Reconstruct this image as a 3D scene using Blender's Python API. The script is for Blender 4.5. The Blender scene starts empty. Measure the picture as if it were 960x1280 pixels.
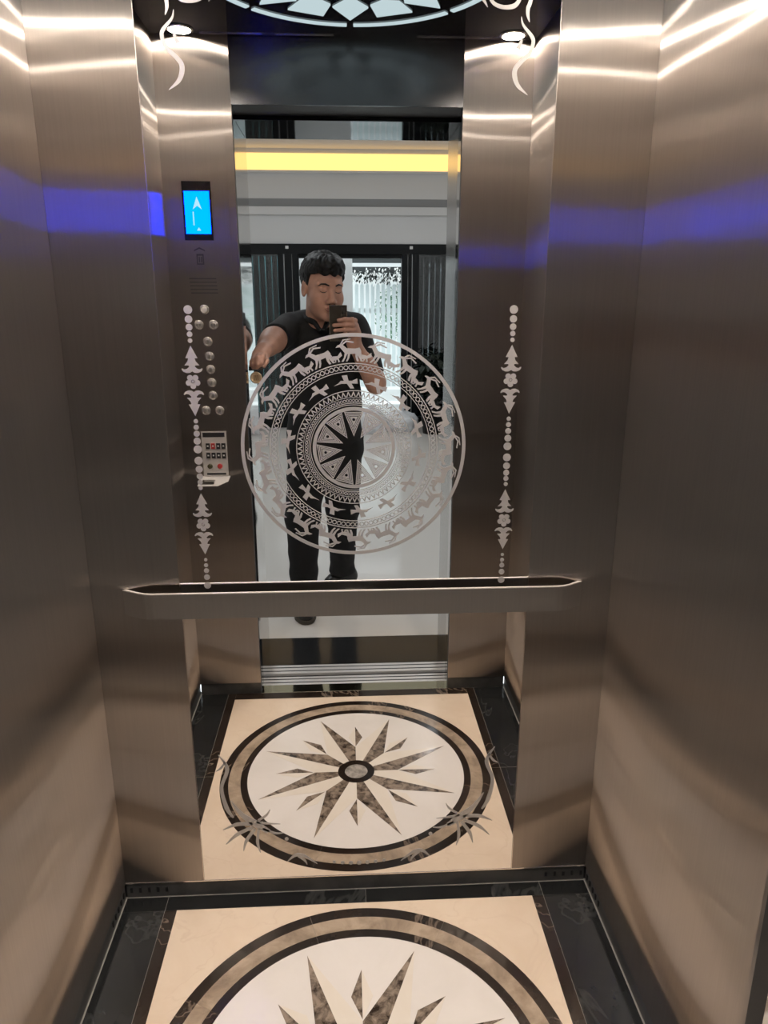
import bpy, bmesh, math, random
import numpy as np
from mathutils import Vector, Matrix
from mathutils.geometry import tessellate_polygon
random.seed(7)
PI = math.pi
SC = bpy.context.scene
COL = SC.collection

# ------------------------------------------------------------------ camera, world, lights, exposure
cam_d = bpy.data.cameras.new('camera')
cam = bpy.data.objects.new('camera', cam_d)
COL.objects.link(cam)
cam_d.sensor_fit = 'HORIZONTAL'
cam_d.sensor_width = 36.0
cam_d.lens = 908.9 / 960 * 36.0
cam_d.clip_start = 0.005
CAM_Y, CAM_H = -1.5675, 1.48
cam.location = (0, CAM_Y, CAM_H)
cam.rotation_euler = (PI / 2 - 0.2786, 0, -0.0529)
SC.camera = cam

W = bpy.data.worlds.new('world')
SC.world = W
W.use_nodes = True
W.node_tree.nodes['Background'].inputs['Color'].default_value = (0.86, 0.95, 1.0, 1)
W.node_tree.nodes['Background'].inputs['Strength'].default_value = 3.2

SC.view_settings.view_transform = 'Standard'
SC.view_settings.look = 'None'
SC.view_settings.gamma = 1
SC.view_settings.use_curve_mapping = False
SC.view_settings.exposure = 0.0


def area(name, loc, size, power, col, rot=(0, 0, 0), shape='DISK', size_y=None):
    d = bpy.data.lights.new(name, 'AREA')
    d.shape = shape
    d.size = size
    if size_y:
        d.size_y = size_y
    d.energy = power
    d.color = col
    o = bpy.data.objects.new(name, d)
    COL.objects.link(o)
    o.location = loc
    o.rotation_euler = rot
    return o


LAMPS = [(-0.485, -0.974), (0.535, -0.974), (-0.485, -0.06), (0.535, -0.06)]
CEIL = 2.28
for x, y in LAMPS:
    area('downlight_lamp', (x, y, CEIL - 0.0046), 0.066, 7.8, (1.0, 0.91, 0.81)).data.spread = 2.85
HALL_FILLS = [(-1.1, -2.6), (1.1, -2.6), (-1.1, -5.2), (1.1, -5.2)]  # unseen ceiling lamps added to brighten the hall
for x, y in HALL_FILLS:
    area('hall_fill_lamp', (x, y, 3.165), 0.5, 15, (0.90, 0.96, 1.0), shape='SQUARE')

# ------------------------------------------------------------------ materials


def mat(name):
    m = bpy.data.materials.new(name)
    m.use_nodes = True
    nt = m.node_tree
    nt.nodes.clear()
    out = nt.nodes.new('ShaderNodeOutputMaterial')
    return m, nt, out


def principled(name, col, rough=0.5, metal=0.0, noise=None, spec=0.5, coat=0.0):
    """noise = (scale, second colour, contrast low, contrast high)"""
    m, nt, out = mat(name)
    b = nt.nodes.new('ShaderNodeBsdfPrincipled')
    b.inputs['Base Color'].default_value = (*col, 1)
    b.inputs['Roughness'].default_value = rough
    b.inputs['Metallic'].default_value = metal
    b.inputs['Specular IOR Level'].default_value = spec
    b.inputs['Coat Weight'].default_value = coat
    nt.links.new(b.outputs[0], out.inputs[0])
    if noise:
        tc = nt.nodes.new('ShaderNodeTexCoord')
        n = nt.nodes.new('ShaderNodeTexNoise')
        n.inputs['Scale'].default_value = noise[0]
        n.inputs['Detail'].default_value = 8
        r = nt.nodes.new('ShaderNodeValToRGB')
        r.color_ramp.elements[0].position = noise[2]
        r.color_ramp.elements[1].position = noise[3]
        r.color_ramp.elements[0].color = (*col, 1)
        r.color_ramp.elements[1].color = (*noise[1], 1)
        nt.links.new(tc.outputs['Object'], n.inputs['Vector'])
        nt.links.new(n.outputs['Fac'], r.inputs['Fac'])
        nt.links.new(r.outputs['Color'], b.inputs['Base Color'])
    return m


def emit(name, col, strength):
    m, nt, out = mat(name)
    e = nt.nodes.new('ShaderNodeEmission')
    e.inputs['Color'].default_value = (*col, 1)
    e.inputs['Strength'].default_value = strength
    nt.links.new(e.outputs[0], out.inputs[0])
    return m


def steel(name, col, rough, aniso, horizontal=False, wave=0.0, diffuse=0.0, soft=0.0):
    """hairline steel: light spreads across the grain and stays sharp along it"""
    m, nt, out = mat(name)
    N, L = nt.nodes, nt.links
    g = N.new('ShaderNodeBsdfAnisotropic')
    g.inputs['Roughness'].default_value = rough
    g.inputs['Anisotropy'].default_value = aniso
    geo = N.new('ShaderNodeNewGeometry')
    tc = N.new('ShaderNodeTexCoord')
    if not horizontal:
        tz = N.new('ShaderNodeCombineXYZ')
        tz.inputs[2].default_value = 1
        L.new(tz.outputs[0], g.inputs['Tangent'])
    else:
        cr = N.new('ShaderNodeVectorMath')
        cr.operation = 'CROSS_PRODUCT'
        L.new(geo.outputs['True Normal'], cr.inputs[0])
        cr.inputs[1].default_value = (0.0005, 0.0007, 1)
        nm = N.new('ShaderNodeVectorMath')
        nm.operation = 'NORMALIZE'
        L.new(cr.outputs[0], nm.inputs[0])
        L.new(nm.outputs[0], g.inputs['Tangent'])
    mp = N.new('ShaderNodeMapping')
    mp.inputs['Scale'].default_value = (4, 4, 240) if horizontal else (240, 240, 4)
    n = N.new('ShaderNodeTexNoise')
    n.inputs['Scale'].default_value = 1.0
    n.inputs['Detail'].default_value = 3
    L.new(tc.outputs['Object'], mp.inputs[0])
    L.new(mp.outputs[0], n.inputs['Vector'])
    r = N.new('ShaderNodeValToRGB')
    r.color_ramp.elements[0].position = 0.3
    r.color_ramp.elements[1].position = 0.7
    r.color_ramp.elements[0].color = (*[c * 0.94 for c in col], 1)
    r.color_ramp.elements[1].color = (*col, 1)
    L.new(n.outputs['Fac'], r.inputs['Fac'])
    L.new(r.outputs['Color'], g.inputs['Color'])
    if wave:
        w = N.new('ShaderNodeTexNoise')
        w.inputs['Scale'].default_value = 2.2
        w.inputs['Detail'].default_value = 1
        L.new(tc.outputs['Object'], w.inputs['Vector'])
        b = N.new('ShaderNodeBump')
        b.inputs['Strength'].default_value = 1
        b.inputs['Distance'].default_value = wave
        L.new(w.outputs['Fac'], b.inputs['Height'])
        L.new(b.outputs[0], g.inputs['Normal'])
    if diffuse:
        d = N.new('ShaderNodeBsdfDiffuse')
        L.new(r.outputs['Color'], d.inputs['Color'])
        mx = N.new('ShaderNodeMixShader')
        mx.inputs[0].default_value = diffuse
        L.new(g.outputs[0], mx.inputs[1])
        L.new(d.outputs[0], mx.inputs[2])
        L.new(mx.outputs[0], out.inputs[0])
    elif soft:
        g2 = N.new('ShaderNodeBsdfAnisotropic')
        g2.inputs['Roughness'].default_value = 0.36
        g2.inputs['Anisotropy'].default_value = 0.8
        for sk in ('Tangent', 'Color', 'Normal'):
            if g.inputs[sk].links:
                L.new(g.inputs[sk].links[0].from_socket, g2.inputs[sk])
        g3 = N.new('ShaderNodeBsdfAnisotropic')
        g3.inputs['Roughness'].default_value = 0.55
        g3.inputs['Anisotropy'].default_value = 0.4
        for sk in ('Tangent', 'Color', 'Normal'):
            if g.inputs[sk].links:
                L.new(g.inputs[sk].links[0].from_socket, g3.inputs[sk])
        mx = N.new('ShaderNodeMixShader')
        mx.inputs[0].default_value = soft
        L.new(g.outputs[0], mx.inputs[1])
        L.new(g2.outputs[0], mx.inputs[2])
        m2 = N.new('ShaderNodeMixShader')
        m2.inputs[0].default_value = 0.02
        L.new(mx.outputs[0], m2.inputs[1])
        L.new(g3.outputs[0], m2.inputs[2])
        L.new(m2.outputs[0], out.inputs[0])
    else:
        L.new(g.outputs[0], out.inputs[0])
    return m


def marble(name, base, dark, scale, lo, hi, rough=0.12, vein=None, vscale=3.0, vw=0.012, spec=0.5):
    m, nt, out = mat(name)
    N, L = nt.nodes, nt.links
    b = N.new('ShaderNodeBsdfPrincipled')
    b.inputs['Roughness'].default_value = rough
    b.inputs['Specular IOR Level'].default_value = spec
    tc = N.new('ShaderNodeTexCoord')
    n = N.new('ShaderNodeTexNoise')
    n.inputs['Scale'].default_value = scale
    n.inputs['Detail'].default_value = 9
    n.inputs['Roughness'].default_value = 0.62
    n.inputs['Distortion'].default_value = 0.6
    r = N.new('ShaderNodeValToRGB')
    r.color_ramp.elements[0].position = lo
    r.color_ramp.elements[1].position = hi
    r.color_ramp.elements[0].color = (*dark, 1)
    r.color_ramp.elements[1].color = (*base, 1)
    L.new(tc.outputs['Object'], n.inputs['Vector'])
    L.new(n.outputs['Fac'], r.inputs['Fac'])
    colour = r.outputs['Color']
    if vein:
        n2 = N.new('ShaderNodeTexNoise')
        n2.inputs['Scale'].default_value = vscale
        n2.inputs['Detail'].default_value = 5
        n2.inputs['Distortion'].default_value = 1.5
        L.new(tc.outputs['Object'], n2.inputs['Vector'])
        s = N.new('ShaderNodeMath'); s.operation = 'SUBTRACT'
        s.inputs[1].default_value = 0.5
        a = N.new('ShaderNodeMath'); a.operation = 'ABSOLUTE'
        L.new(n2.outputs['Fac'], s.inputs[0]); L.new(s.outputs[0], a.inputs[0])
        r2 = N.new('ShaderNodeValToRGB')
        r2.color_ramp.elements[0].position = 0.0
        r2.color_ramp.elements[1].position = vw
        r2.color_ramp.elements[0].color = (1, 1, 1, 1)
        r2.color_ramp.elements[1].color = (0, 0, 0, 1)
        L.new(a.outputs[0], r2.inputs['Fac'])
        mx = N.new('ShaderNodeMix'); mx.data_type = 'RGBA'
        L.new(r2.outputs['Color'], mx.inputs['Factor'])
        L.new(colour, mx.inputs['A'])
        mx.inputs['B'].default_value = (*vein, 1)
        colour = mx.outputs['Result']
    L.new(colour, b.inputs['Base Color'])
    L.new(b.outputs[0], out.inputs[0])
    return m


def glass(name, col, alpha_mix, rough=0.0):
    """thin pane: part clear, part mirror-like"""
    m, nt, out = mat(name)
    N, L = nt.nodes, nt.links
    t = N.new('ShaderNodeBsdfTransparent')
    t.inputs[0].default_value = (*col, 1)
    g = N.new('ShaderNodeBsdfGlossy')
    g.inputs['Roughness'].default_value = rough
    mx = N.new('ShaderNodeMixShader')
    mx.inputs[0].default_value = alpha_mix
    L.new(t.outputs[0], mx.inputs[1])
    L.new(g.outputs[0], mx.inputs[2])
    L.new(mx.outputs[0], out.inputs[0])
    return m


M = {}
M['steel'] = steel('hairline_steel', (0.68, 0.61, 0.555), 0.27, 0.94, wave=0.003, soft=0.32)
M['steel_side'] = steel('hairline_steel_side', (0.68, 0.61, 0.555), 0.27, 0.94, wave=0.003, soft=0.32)
M['steel_h'] = principled('dark_transom_steel', (0.11, 0.11, 0.113), 0.22, 1.0)
M['rail'] = steel('rail_steel', (0.76, 0.70, 0.65), 0.27, 0.9, soft=0.3)
M['polished'] = principled('polished_steel', (0.62, 0.60, 0.58), 0.06, 1.0)
M['satin'] = principled('satin_steel', (0.50, 0.49, 0.48), 0.2, 1.0)
M['edge'] = principled('bright_edge', (0.85, 0.80, 0.76), 0.2, 1.0)
M['rail_glint'] = principled('rail_glint', (0.95, 0.90, 0.85), 0.6, 1.0)
M['mirror'] = principled('silvered_glass', (0.86, 0.85, 0.84), 0.0, 1.0)
def frosted(name, col):
    m, nt, out = mat(name)
    d = nt.nodes.new('ShaderNodeBsdfDiffuse'); d.inputs[0].default_value = (*col, 1)
    g = nt.nodes.new('ShaderNodeBsdfGlossy'); g.inputs[0].default_value = (0.82, 0.79, 0.76, 1); g.inputs['Roughness'].default_value = 0.55
    mx = nt.nodes.new('ShaderNodeMixShader'); mx.inputs[0].default_value = 0.45
    nt.links.new(d.outputs[0], mx.inputs[1]); nt.links.new(g.outputs[0], mx.inputs[2]); nt.links.new(mx.outputs[0], out.inputs[0])
    return m


M['frost'] = frosted('frosted_etching', (0.325, 0.305, 0.29))
M['button'] = principled('satin_button', (0.46, 0.435, 0.41), 0.25, 0.7)
M['panel_alu'] = principled('service_panel_metal', (0.46, 0.44, 0.42), 0.4, 0.3)
M['black_gloss'] = principled('black_gloss', (0.006, 0.006, 0.007), 0.04, 0.0)
M['black'] = principled('matt_black', (0.01, 0.01, 0.011), 0.5)
M['black_metal'] = principled('black_metal', (0.006, 0.007, 0.008), 0.45, spec=0.2)
M['chrome'] = principled('chrome', (0.75, 0.72, 0.68), 0.12, 1.0)
M['alu'] = principled('brushed_aluminium', (0.70, 0.70, 0.70), 0.35, 0.35)
M['cream'] = marble('cream_marble', (0.74, 0.605, 0.47), (0.67, 0.525, 0.39), 6, 0.25, 0.6, 0.24, vein=(0.69, 0.55, 0.42), vscale=2.5, vw=0.010)
M['white'] = marble('white_marble', (0.76, 0.71, 0.665), (0.70, 0.65, 0.60), 5, 0.3, 0.6, 0.24)
M['tan'] = marble('tan_marble', (0.45, 0.35, 0.255), (0.20, 0.145, 0.10), 16, 0.3, 0.62, 0.14)
M['brown'] = marble('brown_marble', (0.30, 0.235, 0.18), (0.03, 0.02, 0.014), 38, 0.36, 0.60, 0.14)
M['pale'] = marble('pale_cream_marble', (0.76, 0.695, 0.61), (0.71, 0.63, 0.53), 6, 0.25, 0.6, 0.13)
M['hub'] = marble('grey_brown_marble', (0.42, 0.38, 0.34), (0.18, 0.16, 0.14), 45, 0.35, 0.6, 0.2)
M['dark'] = marble('dark_brown_marble', (0.026, 0.017, 0.012), (0.012, 0.008, 0.006), 9, 0.3, 0.6, 0.12, vein=(0.16, 0.12, 0.09), vscale=1.8, vw=0.004)
M['marble_black'] = marble('black_marble', (0.017, 0.018, 0.018), (0.009, 0.009, 0.009), 6, 0.3, 0.6, 0.13, vein=(0.035, 0.036, 0.035), vscale=1.7, vw=0.008)
M['kick'] = marble('kick_strip_stone', (0.075, 0.075, 0.072), (0.030, 0.030, 0.029), 9, 0.3, 0.6, 0.35)
M['granite'] = marble('black_granite', (0.020, 0.021, 0.023), (0.013, 0.014, 0.015), 60, 0.3, 0.6, 0.16, spec=0.22)
M['grout'] = principled('grout_dust', (0.32, 0.30, 0.27), 0.9)
M['hall_tile'] = principled('white_floor_tile', (0.72, 0.69, 0.65), 0.12)
M['plaster'] = principled('white_plaster', (0.74, 0.74, 0.74), 0.85)
M['groove_shade'] = principled('grey_groove_shade', (0.30, 0.31, 0.32), 0.8)
M['lamp'] = emit('warm_lamp', (1.0, 0.88, 0.74), 110)
M['panel_light'] = emit('cool_panel_light', (0.72, 0.90, 0.95), 0.85)
M['hall_fill_panel'] = emit('hall_fill_panel', (0.96, 0.98, 1.0), 2.0)
M['cove'] = emit('warm_cove_light', (1.0, 0.61, 0.20), 2.0)
M['screen'] = emit('blue_screen', (0.0, 0.022, 1.0), 31)
M['screen_mark'] = emit('pale_screen_mark', (0.35, 0.6, 1.0), 1.6)

# ------------------------------------------------------------------ builders


def tag(o, label=None, cat=None, group=None, kind=None):
    if label: o['label'] = label
    if cat: o['category'] = cat
    if group: o['group'] = group
    if kind: o['kind'] = kind
    return o


def empty(name, loc=(0, 0, 0), parent=None):
    o = bpy.data.objects.new(name, None)
    o.empty_display_size = 0.05
    COL.objects.link(o)
    o.location = loc
    if parent: o.parent = parent
    return o


def wloc(o):
    v = Vector(o.location)
    while o.parent:
        o = o.parent
        v += Vector(o.location)
    return v


def obj(name, verts, faces, m, parent=None, smooth=False, origin=None):
    """verts in world coordinates; the object's origin is put at its own base"""
    verts = [Vector(v) for v in verts]
    if origin is None:
        xs = [v.x for v in verts]; ys = [v.y for v in verts]; zs = [v.z for v in verts]
        origin = Vector(((min(xs) + max(xs)) / 2, (min(ys) + max(ys)) / 2, min(zs)))
    origin = Vector(origin)
    me = bpy.data.meshes.new(name)
    me.from_pydata([v - origin for v in verts], [], faces)
    me.update()
    if smooth:
        for p in me.polygons: p.use_smooth = True
    o = bpy.data.objects.new(name, me)
    COL.objects.link(o)
    me.materials.append(m)
    if parent:
        o.parent = parent
        o.location = origin - wloc(parent)
    else:
        o.location = origin
    return o


class MB:
    """collects simple solids into one vertex/face list"""

    def __init__(s):
        s.v, s.f = [], []

    def add(s, v, f):
        n = len(s.v)
        s.v += [Vector(p) for p in v]
        s.f += [[i + n for i in q] for q in f]
        return s

    def box(s, x0, x1, y0, y1, z0, z1):
        v = [(x, y, z) for x in (x0, x1) for y in (y0, y1) for z in (z0, z1)]
        return s.add(v, [(0, 1, 3, 2), (4, 6, 7, 5), (0, 4, 5, 1), (2, 3, 7, 6), (0, 2, 6, 4), (1, 5, 7, 3)])

    def prism(s, loops, a, b, place):
        """loops: 2D outline then holes; extruded from a to b; place(u, v, w) -> point"""
        flat = [p for l in loops for p in l]
        n = len(flat)
        tris = tessellate_polygon([[Vector((p[0], p[1], 0)) for p in l] for l in loops])
        v = [place(p[0], p[1], b) for p in flat] + [place(p[0], p[1], a) for p in flat]
        f = []
        for t in tris:
            p0, p1, p2 = (Vector(v[i]) for i in t)
            nrm = (p1 - p0).cross(p2 - p0)
            w = Vector(place(flat[t[0]][0], flat[t[0]][1], b)) - Vector(place(flat[t[0]][0], flat[t[0]][1], a))
            t = t if nrm.dot(w) >= 0 else (t[0], t[2], t[1])
            f.append(tuple(t))
            f.append((t[0] + n, t[2] + n, t[1] + n))
        k = 0
        for l in loops:
            for i in range(len(l)):
                j = (i + 1) % len(l)
                f.append((k + i, k + j, k + j + n, k + i + n))
            k += len(l)
        return s.add(v, f)

    def lathe(s, c, prof, axis='z', seg=24):
        """prof: list of (r, h)"""
        v, f = [], []
        for r, h in prof:
            for i in range(seg):
                a = 2 * PI * i / seg
                p = (r * math.cos(a), r * math.sin(a), h)
                if axis == 'y': p = (p[0], -p[2], p[1])
                if axis == 'x': p = (p[2], p[0], p[1])
                v.append((c[0] + p[0], c[1] + p[1], c[2] + p[2]))
        for k in range(len(prof) - 1):
            for i in range(seg):
                j = (i + 1) % seg
                f.append((k * seg + i, k * seg + j, (k + 1) * seg + j, (k + 1) * seg + i))
        f.append(tuple(range(seg))[::-1])
        f.append(tuple((len(prof) - 1) * seg + i for i in range(seg)))
        return s.add(v, f)

    def tube(s, pts, rad, seg=10):
        pts = [Vector(p) for p in pts]
        rr = rad if isinstance(rad, (list, tuple)) else [rad] * len(pts)
        v, f = [], []
        up = Vector((0, 0, 1))
        for i, p in enumerate(pts):
            d = (pts[min(i + 1, len(pts) - 1)] - pts[max(i - 1, 0)]).normalized()
            a = d.cross(up if abs(d.z) < 0.9 else Vector((1, 0, 0))).normalized()
            b = d.cross(a)
            for k in range(seg):
                t = 2 * PI * k / seg
                v.append(p + (a * math.cos(t) + b * math.sin(t)) * rr[i])
        for i in range(len(pts) - 1):
            for k in range(seg):
                j = (k + 1) % seg
                f.append((i * seg + k, i * seg + j, (i + 1) * seg + j, (i + 1) * seg + k))
        f.append(tuple(range(seg)))
        f.append(tuple((len(pts) - 1) * seg + k for k in range(seg))[::-1])
        return s.add(v, f)

    def build(s, name, m, parent=None, smooth=False, origin=None):
        return obj(name, s.v, s.f, m, parent, smooth, origin)


def recalc(o):
    bm = bmesh.new(); bm.from_mesh(o.data)
    bmesh.ops.recalc_face_normals(bm, faces=bm.faces)
    bm.to_mesh(o.data); bm.free()
    return o


def box(name, x0, x1, y0, y1, z0, z1, m, parent=None, bevel=0.0):
    o = MB().box(min(x0, x1), max(x0, x1), min(y0, y1), max(y0, y1), min(z0, z1), max(z0, z1)).build(name, m, parent)
    if bevel:
        bm = bmesh.new(); bm.from_mesh(o.data)
        bmesh.ops.bevel(bm, geom=bm.edges[:], offset=bevel, segments=2, affect='EDGES')
        bm.to_mesh(o.data); bm.free()
    return recalc(o)


def struct(name, loc=(0, 0, 0)):
    return tag(empty(name, loc), kind='structure')


def circle(cx, cy, r, n=48, a0=0.0):
    return [(cx + r * math.cos(a0 + 2 * PI * i / n), cy + r * math.sin(a0 + 2 * PI * i / n)) for i in range(n)]


def arc_band(cx, cy, r0, r1, a0, a1, n=24):
    o = [(cx + r1 * math.cos(a0 + (a1 - a0) * i / n), cy + r1 * math.sin(a0 + (a1 - a0) * i / n)) for i in range(n + 1)]
    i_ = [(cx + r0 * math.cos(a1 + (a0 - a1) * i / n), cy + r0 * math.sin(a1 + (a0 - a1) * i / n)) for i in range(n + 1)]
    return o + i_


def on_floor(u, v, w): return (u, v, w)


XL, XR = -0.582, 0.617          # cabin side walls
ML, MR = -0.381, 0.4185         # mirror edges
YF = -1.02                      # cabin front wall
OL, OR = -0.348, 0.392          # door opening
KICK = 0.048

# ------------------------------------------------------------------ cabin shell
fl = struct('floor', (0.018, -0.5, -0.02))
box('base_slab', XL - .02, XR + .02, YF - .03, 0.02, -0.03, -0.0011, M['grout'], fl)
CX, CY = 0.018, -0.503
QL, QR, QN, QF = -0.4456, 0.4661, -0.045, -0.978


def slab(name, loops, z0, z1, m, parent):
    return recalc(MB().prism(loops, z0, z1, on_floor).build(name, m, parent))


gap = 0.0006
# corner quarters of the cream square around the circle
for k, (qx, qy) in enumerate([(QR, QN), (QL, QN), (QL, QF), (QR, QF)]):
    a0 = k * PI / 2
    arc = [(CX + .4405 * math.cos(a0 + PI / 2 * i / 20), CY + .4405 * math.sin(a0 + PI / 2 * i / 20)) for i in range(21)]
    ends = [(CX, qy), (qx, qy), (qx, CY)] if k % 2 == 0 else [(qx, CY), (qx, qy), (CX, qy)]
    slab('cream_stone', [arc + ends], -0.006, 0.0, M['cream'], fl)
for (r0, r1, nm, mm, n) in ((.4135, .44, 'outer_ring_stone', 'dark', 8), (.3755, .413, 'tan_ring_stone', 'tan', 8), (.3535, .375, 'inner_ring_stone', 'dark', 8)):
    for k in range(n):
        a0 = 2 * PI * (k + .37) / n
        slab(nm, [arc_band(CX, CY, r0, r1, a0 + .0008, a0 + 2 * PI / n - .0008, 12)], -0.006, 0.0, M[mm], fl)
slab('white_stone', [circle(CX, CY, .353, 96)], -0.006, -0.0004, M['white'], fl)


def pol(r, a): return (CX + r * math.cos(a), CY + r * math.sin(a))


for k in range(8):
    a = PI / 8 + k * PI / 4          # long points
    tip, s0, s1, c0 = pol(.332, a), pol(.136, a + PI / 8), pol(.136, a - PI / 8), pol(.060, a)
    cA, cB = pol(.060, a + PI / 8), pol(.060, a - PI / 8)
    slab('dark_star_point', [[tip, s0, cA, c0]], -0.003, 0.0002, M['brown'], fl)
    slab('pale_star_point', [[tip, c0, cB, s1]], -0.003, 0.0001, M['pale'], fl)
    b = k * PI / 4                   # short points in the valleys
    tip, root = pol(.262, b), pol(.140, b)
    slab('short_dark_point', [[tip, pol(.196, b + .125), root]], -0.003, 0.0002, M['brown'], fl)
    slab('short_pale_point', [[tip, root, pol(.196, b - .125)]], -0.003, 0.0001, M['pale'], fl)
slab('hub_ring', [circle(CX, CY, .06, 40), circle(CX, CY, .037, 40)], -0.003, 0.0003, M['dark'], fl)
slab('hub_stone', [circle(CX, CY, .0365, 40)], -0.003, 0.0003, M['hub'], fl)
# black marble border, with dark brown strips beside the cream square
for x0, x1, mm in ((XL, -.4765, 'marble_black'), (-.4755, QL - .0005, 'dark'), (QR + .0005, .4955, 'dark'), (.4965, XR, 'marble_black')):
    for y0, y1 in ((QF - .045, -.50), (-.499, QN)):
        box('border_stone', x0, x1, y0 + gap, y1 - gap, -0.006, 0.0, M[mm], fl)
for x0, x1 in ((XL, -.4765), (-.4755, .034), (.0348, .4955), (.4965, XR)):
    box('border_stone', x0, x1, QN + .0006, 0.0, -0.006, 0.0, M['marble_black'], fl)
for x0, x1 in ((QL, .034), (.0348, QR)):
    box('border_stone', x0, x1, QF - .045, QF - .0006, -0.006, 0.0, M['dark'], fl)

wb = struct('wall_back', (0.018, 0.012, 0))
box('backing_board', XL - .02, XR + .02, 0.006, 0.03, 0, CEIL, M['black'], wb)
for x0, x1 in ((XL, ML - .0008), (MR + .0008, XR)):
    box('steel_panel', x0, x1, 0.0, 0.006, KICK, CEIL, M['steel'], wb)
    box('panel_edge', x0 if x0 > 0 else x1 - .0012, x0 + .0012 if x0 > 0 else x1, -0.0006, 0.0, KICK, CEIL, M['edge'], wb)
# recessed kick strip of two boards with a row of vent slots
kick = MB().box(XL, XR, 0.004, 0.006, 0.0, KICK).build('kick_strip', M['kick'], wb)
recalc(kick)
box('kick_lip', XL, XR, -0.001, 0.004, KICK - .003, KICK - .0002, M['edge'], wb)
for xs in ([-.573 + i * .0225 for i in range(5)], [.511 + i * .0235 for i in range(5)]):
    for x in xs:
        box('vent_slot', x, x + .0065, 0.0012, 0.005, .016, .029, M['black'], wb)
for side, xx, s in (('left', XL, -1), ('right', XR, 1)):
    ws = struct('wall_' + side, (xx, -.5, 0))
    box('backing_board', xx + s * .006, xx + s * .03, YF - .02, 0.03, 0, CEIL, M['black'], ws)
    for y0, y1 in ((YF, -.0006),):
        box('steel_panel', xx, xx + s * .006, y0, y1, KICK, CEIL, M['steel_side'], ws)
    recalc(MB().box(min(xx + s * .004, xx + s * .006), max(xx + s * .004, xx + s * .006), YF, 0, 0, KICK).build('kick_strip', M['kick'], ws))
    for i in range(5):
        y = -.012 - i * .022
        box('vent_slot', xx + s * .0012, xx + s * .005, y - .0065, y, .016, .029, M['black'], ws)
    recalc(MB().box(min(xx, xx + s * .003), max(xx, xx + s * .003), -.0016, -.0002, KICK, CEIL).build('corner_trim', M['edge'], ws))

wf = struct('wall_front', (0.018, YF - .02, 0))
for x0, x1 in ((XL, OL), (OR, XR)):
    box('steel_panel', x0, x1, YF - .006, YF, KICK, CEIL, M['steel'], wf)
    box('backing_board', x0, x1, YF - .03, YF - .006, 0, CEIL, M['black'], wf)
    recalc(MB().box(x0, x1, YF - .006, YF - .004, 0, KICK).build('kick_strip', M['kick'], wf))
    e = (OL - .03, OL) if x0 < 0 else (OR, OR + .03)
    box('opening_return', e[0] if x0 < 0 else e[0], e[1], YF - .09, YF - .0301, 0, 2.088, M['polished'], wf)
box('transom', OL, OR, YF - .006, YF, 2.088, CEIL, M['steel_h'], wf)
box('transom_backing', OL, OR, YF - .09, YF - .006, 2.092, CEIL, M['black'], wf)

ce = struct('ceiling', (0.018, -.5, CEIL))
box('ceiling_panel', XL - .02, XR + .02, YF - .02, .02, CEIL, CEIL + .02, M['black_gloss'], ce)
for x0, x1 in ((-.43, -.24), (-.2, -.02), (.24, .5)):
    box('ceiling_trim', x0, x1, YF + .012, YF + .016, CEIL - .003, CEIL, M['edge'], ce)

# ceiling light: ring of arc diffusers round a star of rhombs
LX, LY, LR = 0.03, -.517, .405
lt = empty('ceiling_light', (LX, LY, CEIL))
tag(lt, 'round kaleidoscope ceiling light of pale arcs and rhombs in black cabin ceiling', 'light')


def lp(name, loop):
    o = MB().prism([loop], CEIL - .004, CEIL - .0002, on_floor).build(name, M['panel_light'], lt)
    return recalc(o)


for k in range(8):
    a0 = -PI / 2 + k * PI / 4
    lp('arc_diffuser', arc_band(LX, LY, LR - .016, LR, a0 + .025, a0 + PI / 4 - .025, 12))
for k in range(8):
    a = -PI / 2 + k * PI / 4
    P = lambda r, t: (LX + r * math.cos(t), LY + r * math.sin(t))
    lp('rhomb_diffuser', [P(.355, a), P(.265, a + .19), P(.19, a), P(.265, a - .19)])
    b = a + PI / 8
    lp('rhomb_diffuser', [P(.335, b + .16), P(.25, b + .17), P(.225, b), P(.25, b - .17), P(.335, b - .16)][:5])
    lp('inner_rhomb_diffuser', [P(.17, a), P(.10, a + .36), P(.04, a), P(.10, a - .36)])

names = ['over the control panel corner', 'in the front right corner of the cabin ceiling', 'above the left end of the mirror wall', 'above the right end of the mirror wall']
for (x, y), n in zip(LAMPS, names):
    d = empty('downlight', (x, y, CEIL))
    tag(d, 'small round warm downlight with chrome rim ' + n, 'light', 'corner downlights of the cabin')
    recalc(MB().lathe((x, y, CEIL), [(.036, 0), (.043, -.0005), (.042, -.003), (.039, -.004), (.036, -.004)]).build('rim', M['chrome'], d, True))
    recalc(MB().lathe((x, y, CEIL), [(.0355, -.001), (.0355, -.003), (.033, -.004)]).build('lens', M['lamp'], d, True))

# ------------------------------------------------------------------ etched mirror
mr = empty('etched_mirror', ((ML + MR) / 2, 0, KICK))
tag(mr, 'tall mirror with frosted bronze-drum disc and flower columns on the back wall', 'mirror')
recalc(MB().box(ML, MR, 0.0, 0.0055, KICK, CEIL - .0005).build('mirror_pane', M['mirror'], mr))


def on_mirror(u, v, w): return (u, -w, v)


def etch(name, polys, parent=None):
    b = MB()
    for i, p in enumerate(polys):
        b.prism(p if isinstance(p[0][0], (tuple, list)) else [p], 0.00015, 0.0006 + (.00006 * i if len(polys) < 20 else 0), on_mirror)
    o = b.build(name, M['frost'], parent or mr)
    return recalc(o)


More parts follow.
